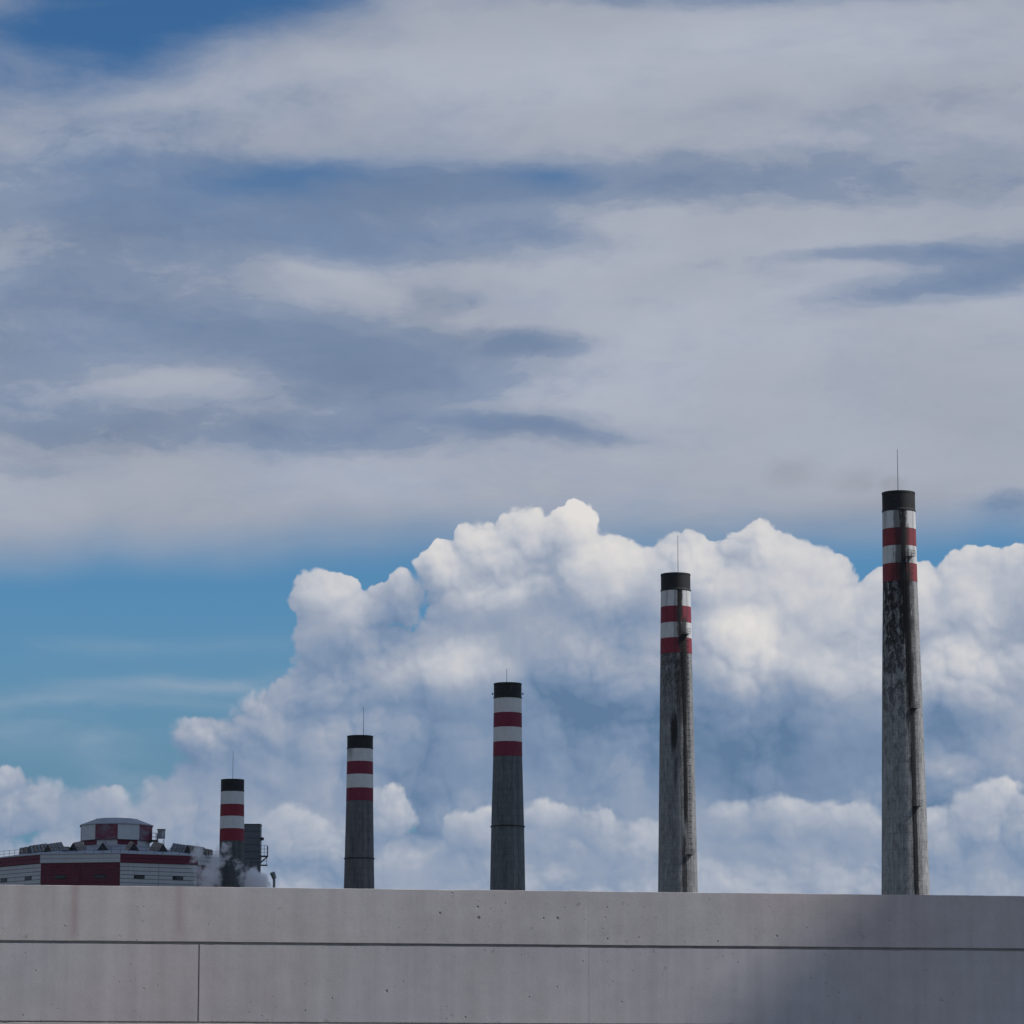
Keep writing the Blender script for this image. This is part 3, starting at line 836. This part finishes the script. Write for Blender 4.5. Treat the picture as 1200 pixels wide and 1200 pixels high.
# gabled vents standing in a ring on the roof
for kk in range(-5, 6):
    th = -1.5 + 18 * kk
    er = fv(1, th, 0); et = Vector((cos(R(th)), sin(R(th)), 0))
    rin, rout, hw = 21.2, 26.6, 1.45
    zr, zi = roof_z(rout) - 0.1, roof_z(rin) - 0.1
    ridge = 2.05
    e1, e2 = [er * rout + et * s * hw + Vector((0, 0, zr)) for s in (-1, 1)]
    e3, e4 = [er * rin + et * s * hw + Vector((0, 0, zi)) for s in (-1, 1)]
    tA, tB = er * rout + Vector((0, 0, zr + ridge)), er * rin + Vector((0, 0, zi + ridge))
    v = Mesher()
    v.prism([e1, e2, tA], [e3, e4, tB])
    vent = v.build('roof_vent', dark_metal, bld)
    for s, (lo_o, lo_i) in ((-1, (e1, e3)), (1, (e2, e4))):
        up = (et * s * 0.8 + Vector((0, 0, 1.0))).normalized() * 0.07
        for j in range(5):
            f0, f1 = j / 5 + 0.02, (j + 1) / 5 - 0.02
            q = [lo_o.lerp(lo_i, f0), lo_o.lerp(lo_i, f1), tA.lerp(tB, f1), tA.lerp(tB, f0)]
            lift = up * (1 + 0.5 * (j % 2))
            Mesher().prism([c + up * 0.2 for c in q], [c + up * 0.2 + lift for c in q]).build('vent_sheet', (rust_m, grey_metal)[(j + kk) % 2 if kk in (-2, -3) else (0 if kk % 3 else 1)], vent)
Mesher().box((-11.8, -26.0, roof_z(26) - 0.3), (-9.8, -24.4, roof_z(26) + 0.85), 0.05).build('roof_box', grey_metal, bld)
# eave railing
for i, (a0, a1) in enumerate(facets):
    mid = (a0 + a1) / 2
    if abs(mid) > 100: continue
    p, q = fv(RB - 0.3, a0, ZE + 0.2), fv(RB - 0.3, a1, ZE + 0.2)
    for j in range(9):
        c = p.lerp(q, j / 9)
        Mesher().rod(c, c + Vector((0, 0, 1.75)), 0.055, 5).build('railing_post', rail_metal, bld)
    for h in (0.9, 1.75):
        Mesher().rod(p + Vector((0, 0, h)), q + Vector((0, 0, h)), 0.045, 5).build('railing_bar', rail_metal, bld)
# lantern on top
lan_core = [fv(9.0, 8 + 36 * i, ZL - 1.2) for i in range(10)]
lan = Mesher().prism(lan_core, [p + Vector((0, 0, 1.2 + 6.6 - 0.9)) for p in lan_core]).build('roof_lantern', con_core, bld)
for i, (a0, a1) in enumerate(facets):
    mid = (a0 + a1) / 2
    red = is_red(i)
    facet_panel('lantern_panel', fade_clad if red else pale_clad, a0, a1, 10.2, 80.05, 84.2, 0, 1, 1.2, 0.03, lan)
    facet_panel('lantern_skirt', pale_clad if red else red_clad, a0, a1, 9.35, 77.9, 80.0, 0, 1, 0.5, 0.0, lan)
    lo = [fv(10.5, a0, 84.22), fv(10.5, a1, 84.22), fv(6.0, a1, 85.95), fv(6.0, a0, 85.95)]
    Mesher().prism(lo, [v + Vector((0, 0, 0.15)) for v in lo]).build('lantern_roof_sheet', roof_m, lan)
top = [fv(6.05, 8 + 36 * i, 85.98) for i in range(10)]
Mesher().prism(top, [p + Vector((0, 0, 0.2)) for p in top]).build('lantern_roof_top', roof_m, lan)
# landing and little stair head to the right of the lantern
land = Mesher().box((9.0, -3.2, 80.0), (11.4, 0.4, 80.35))
for xx in (9.2, 11.2):
    for yy in (-3.0, 0.2):
        land.rod((xx, yy, 77.5), (xx, yy, 82.2), 0.1, 6)
for hh in (81.2, 82.2):
    land.rod((9.2, -3.0, hh), (11.2, -3.0, hh), 0.07, 5).rod((11.2, -3.0, hh), (11.2, 0.2, hh), 0.07, 5)
land = land.build('landing', dark_metal, bld)
hut = Mesher().box((11.5, -2.0, 80.9), (13.4, 0.2, 83.2))
hut = hut.build('stair_hut', grey_metal, bld)
Mesher().box((11.35, -2.15, 83.2), (13.55, 0.35, 83.4)).build('hut_roof', dark_metal, hut)
Mesher().box((12.75, -2.06, 81.3), (13.15, -2.005, 82.7)).build('hut_opening', pale_clad, hut)
leg = Mesher()
for xx in (11.6, 13.3):
    leg.rod((xx, -1.9, 77.2), (xx, -1.9, 80.9), 0.11, 6)
leg.rod((11.6, -1.9, 77.6), (13.3, -1.9, 80.4), 0.08, 5).rod((13.3, -1.9, 77.6), (11.6, -1.9, 80.4), 0.08, 5)
leg.build('hut_leg', pale_clad, hut)

# ================================================================ grey tower
tw = thing('clad_tower', 'slate grey sheet-clad tower with a side platform behind the short chimney', 'tower', (-72.0, 985.0, 0))
slate = plain('slate_sheeting', (0.105, 0.120, 0.140), 0.5, 0.2, 0.15, 0.4)
slate_d = plain('slate_dark', (0.03, 0.035, 0.042), 0.7)  # darker slate for the core and roof edge
Mesher().box((-3.0, -0.2, 60.0), (3.75, 4.6, 83.45)).build('tower_core', slate_d, tw)
zt = 83.5
for rrow in range(5):
    Mesher().box((-3.1, -0.32, zt - 1.72), (3.9, -0.1, zt), 0.02).build('cladding_sheet', slate, tw)
    Mesher().box((3.76, -0.09, zt - 1.72), (3.9, 4.7, zt), 0.02).build('cladding_sheet', slate, tw)
    zt -= 1.84
for xx0, xx1, n_, mat_ in ((-3.1, 1.35, 1, slate), (1.5, 3.9, 4, slate)):
    zz = zt
    hgt = (zt - 73.6) / (1 if n_ == 1 else 1)
    for rrow in range(6 if n_ == 4 else 2):
        hh = 1.1 if n_ == 4 else 3.2
        Mesher().box((xx0, -0.32, zz - hh + 0.1), (xx1, -0.1, zz), 0.02).build('cladding_sheet', mat_, tw)
        zz -= hh
Mesher().box((-3.2, -0.5, 83.5), (4.0, 4.8, 83.72)).build('roof_edge', slate_d, tw)
Mesher().box((3.9, 0.2, 79.4), (4.75, 1.6, 80.1)).rod((3.9, 0.9, 79.2), (4.7, 0.9, 79.6), 0.1, 6).build('bracket_box', dark_metal, tw)
pf = Mesher().box((3.9, -0.6, 74.9), (5.9, 2.6, 75.15)).rod((3.9, 0.0, 73.3), (5.7, 0.0, 74.9), 0.1, 6).rod((3.9, 2.2, 73.3), (5.7, 2.2, 74.9), 0.1, 6).build('side_platform', dark_metal, tw)
for xx, yy in ((4.1, -0.5), (5.0, -0.5), (5.8, -0.5), (5.8, 1.0), (5.8, 2.5)):
    Mesher().rod((xx, yy, 75.1), (xx, yy, 77.9), 0.055, 5).build('railing_post', dark_metal, pf)
for hh in (75.9, 76.9, 77.85):
    Mesher().rod((4.0, -0.5, hh), (5.8, -0.5, hh), 0.045, 5).rod((5.8, -0.5, hh), (5.8, 2.5, hh), 0.045, 5).build('railing_bar', dark_metal, pf)
pf2 = Mesher().box((4.0, -0.4, 72.5), (5.8, 2.4, 72.7))
for xx in (4.2, 5.7): pf2.rod((xx, -0.3, 72.6), (xx, -0.3, 75.0), 0.07, 5)
pf2.rod((4.2, -0.3, 73.7), (5.7, -0.3, 73.7), 0.05, 5).build('lower_platform', dark_metal, tw)

# vent pipe elbow showing past the steam
vp = thing('vent_pipe', 'small dark bent vent pipe poking out of the steam right of the clad tower', 'pipe', (-63.3, 970.0, 0))
Mesher().rod((0, 0, 0), (0, 0, 67.9), 0.36, 12).build('pipe', grey_metal, vp)
Mesher().rod((0.1, 0, 67.9), (-0.35, -0.2, 69.2), 0.55, 12, 0.70).rod((-0.35, -0.2, 69.1), (-0.55, -0.2, 69.6), 0.74, 12, 0.6).build('hood', grey_metal, vp)

# ==================================================================== steam
def steam(name, label, loc, half, blobs, dens, nscale, colour=(0.95, 0.95, 0.97), thr=0.42, soft=0.2):
    """billowing vapour: a closed box of air whose density is puffs broken up by noise"""
    m = bpy.data.materials.new(name)
    m.use_nodes = True
    t = m.node_tree; t.nodes.clear()
    k = NodeKit(t)
    o = k.node('ShaderNodeTexCoord').outputs['Object']
    wn = k.noise(o, nscale * 0.6, 4.0, 0.6, colour=True)
    q = k.vm('ADD', o, k.vm('MULTIPLY', k.vm('SUBTRACT', wn, (0.5, 0.5, 0.5)), (3.2, 3.2, 3.2)))
    tot = None
    for bx, by, bz, rx, ry, rz, a in blobs:
        v = k.vm('MULTIPLY_ADD', q, (1 / rx, 1 / ry, 1 / rz), (-bx / rx, -by / ry, -bz / rz))
        g_ = k.ss(1.0, 0.0, k.vm('DOT_PRODUCT', v, v, out=1)) * a
        tot = g_ if tot is None else k.m('MAXIMUM', tot, g_)
    n = k.noise(q, nscale, 7.0, 0.66, 0.6)
    d = k.ss(thr, thr + soft, n + (tot - 1.0) * 0.42) * k.ss(0.0, 0.35, tot)
    pv = k.node('ShaderNodeVolumePrincipled')
    pv.inputs['Color'].default_value = (*colour, 1)
    pv.inputs['Anisotropy'].default_value = 0.2
    k.put(pv.inputs['Density'], d * dens)
    mo = k.node('ShaderNodeOutputMaterial')
    t.links.new(pv.outputs[0], mo.inputs['Volume'])
    m.cycles.volume_step_rate = 0.35
    ob = Mesher().box((-half[0], -half[1], -half[2]), half).build(name, m)
    ob.location = loc
    return tag(ob, label, name, None, 'stuff')
steam('steam', 'white steam billowing round the foot of the short chimney', (-72.0, 945.0, 66.0), (16.0, 5.0, 14.0),
      [(5.4, 0, -6.5, 4.6, 4.2, 6.0, 1.1), (-5.0, 0, -7.0, 5.0, 3.8, 6.0, 0.9), (5.6, 0, -1.5, 5.0, 4.2, 6.0, 1.25), (4.0, 0.5, 1.6, 3.2, 3.2, 4.2, 1.0), (8.6, 0, -3.2, 3.6, 3.4, 3.4, 1.05),
       (-6.6, 0.5, 0.0, 5.4, 3.8, 8.0, 0.98), (-4.6, 0.0, 5.0, 3.6, 3.2, 5.0, 0.90), (-1.9, -0.5, 7.6, 2.4, 2.6, 4.0, 0.80),
       (0.6, -1.0, 3.6, 3.6, 2.6, 3.2, 0.80), (2.2, -0.6, 0.2, 2.0, 2.4, 3.8, 0.85), (-9.4, 0.5, 4.6, 4.4, 3.2, 6.4, 0.78), (9.6, 0, -3.4, 2.6, 2.6, 3.4, 0.95)],
      1.2, 0.38, (1.0, 0.99, 1.0), thr=0.34, soft=0.22)
steam('smoke', 'faint brown smoke trailing left from the top of the tallest chimney', (58.0, 668.0, 122.0), (17.0, 4.0, 6.5),
      [(13.0, 0, -1.6, 5.0, 3.0, 2.6, 1.0), (6.0, 0, -0.4, 8.0, 3.6, 4.0, 0.95), (-5.0, 0, 0.8, 10.0, 3.8, 4.8, 0.85)],
      0.055, 0.12, (0.30, 0.25, 0.20), 0.16, 0.55)

# =========================================================== added cumulus
# added out of view, towards the sun, to shade the three smaller chimneys
def add_shade_cloud():
    mid = Vector((-66.0, 921.0, 72.0)) + sun_dir * 900.0
    ax = sun_dir.cross(Vector((0, 0, 1))).normalized()      # level, across the light
    up = ax.cross(sun_dir).normalized()
    bm = bmesh.new()
    bmesh.ops.create_icosphere(bm, subdivisions=5, radius=1.0)
    from mathutils import noise as mn
    for v in bm.verts:
        d = v.co.normalized()
        n1 = mn.fractal(d * 2.2 + Vector((3, 1, 7)), 0.6, 2.0, 5)
        bill = 1.0 + 0.09 * n1
        v.co = ax * (d.x * 148.0 * bill) + up * (d.y * 125.0 * bill) + sun_dir * (d.z * 80.0 * bill)
    me = bpy.data.meshes.new('shade_cloud'); bm.to_mesh(me); bm.free()
    m = bpy.data.materials.new('shade_cloud_vapour'); m.use_nodes = True
    t = m.node_tree; t.nodes.clear()
    pv = t.nodes.new('ShaderNodeVolumePrincipled')
    pv.inputs['Color'].default_value = (0.97, 0.97, 0.98, 1)
    pv.inputs['Density'].default_value = 0.009
    t.links.new(pv.outputs[0], t.nodes.new('ShaderNodeOutputMaterial').inputs['Volume'])
    me.materials.append(m)
    o = bpy.data.objects.new('shade_cloud', me); o.location = mid
    col.objects.link(o)
    tag(o, 'added white cumulus out of view, placed to shade the three smaller chimneys', 'shade_cloud', None, 'stuff')
add_shade_cloud()
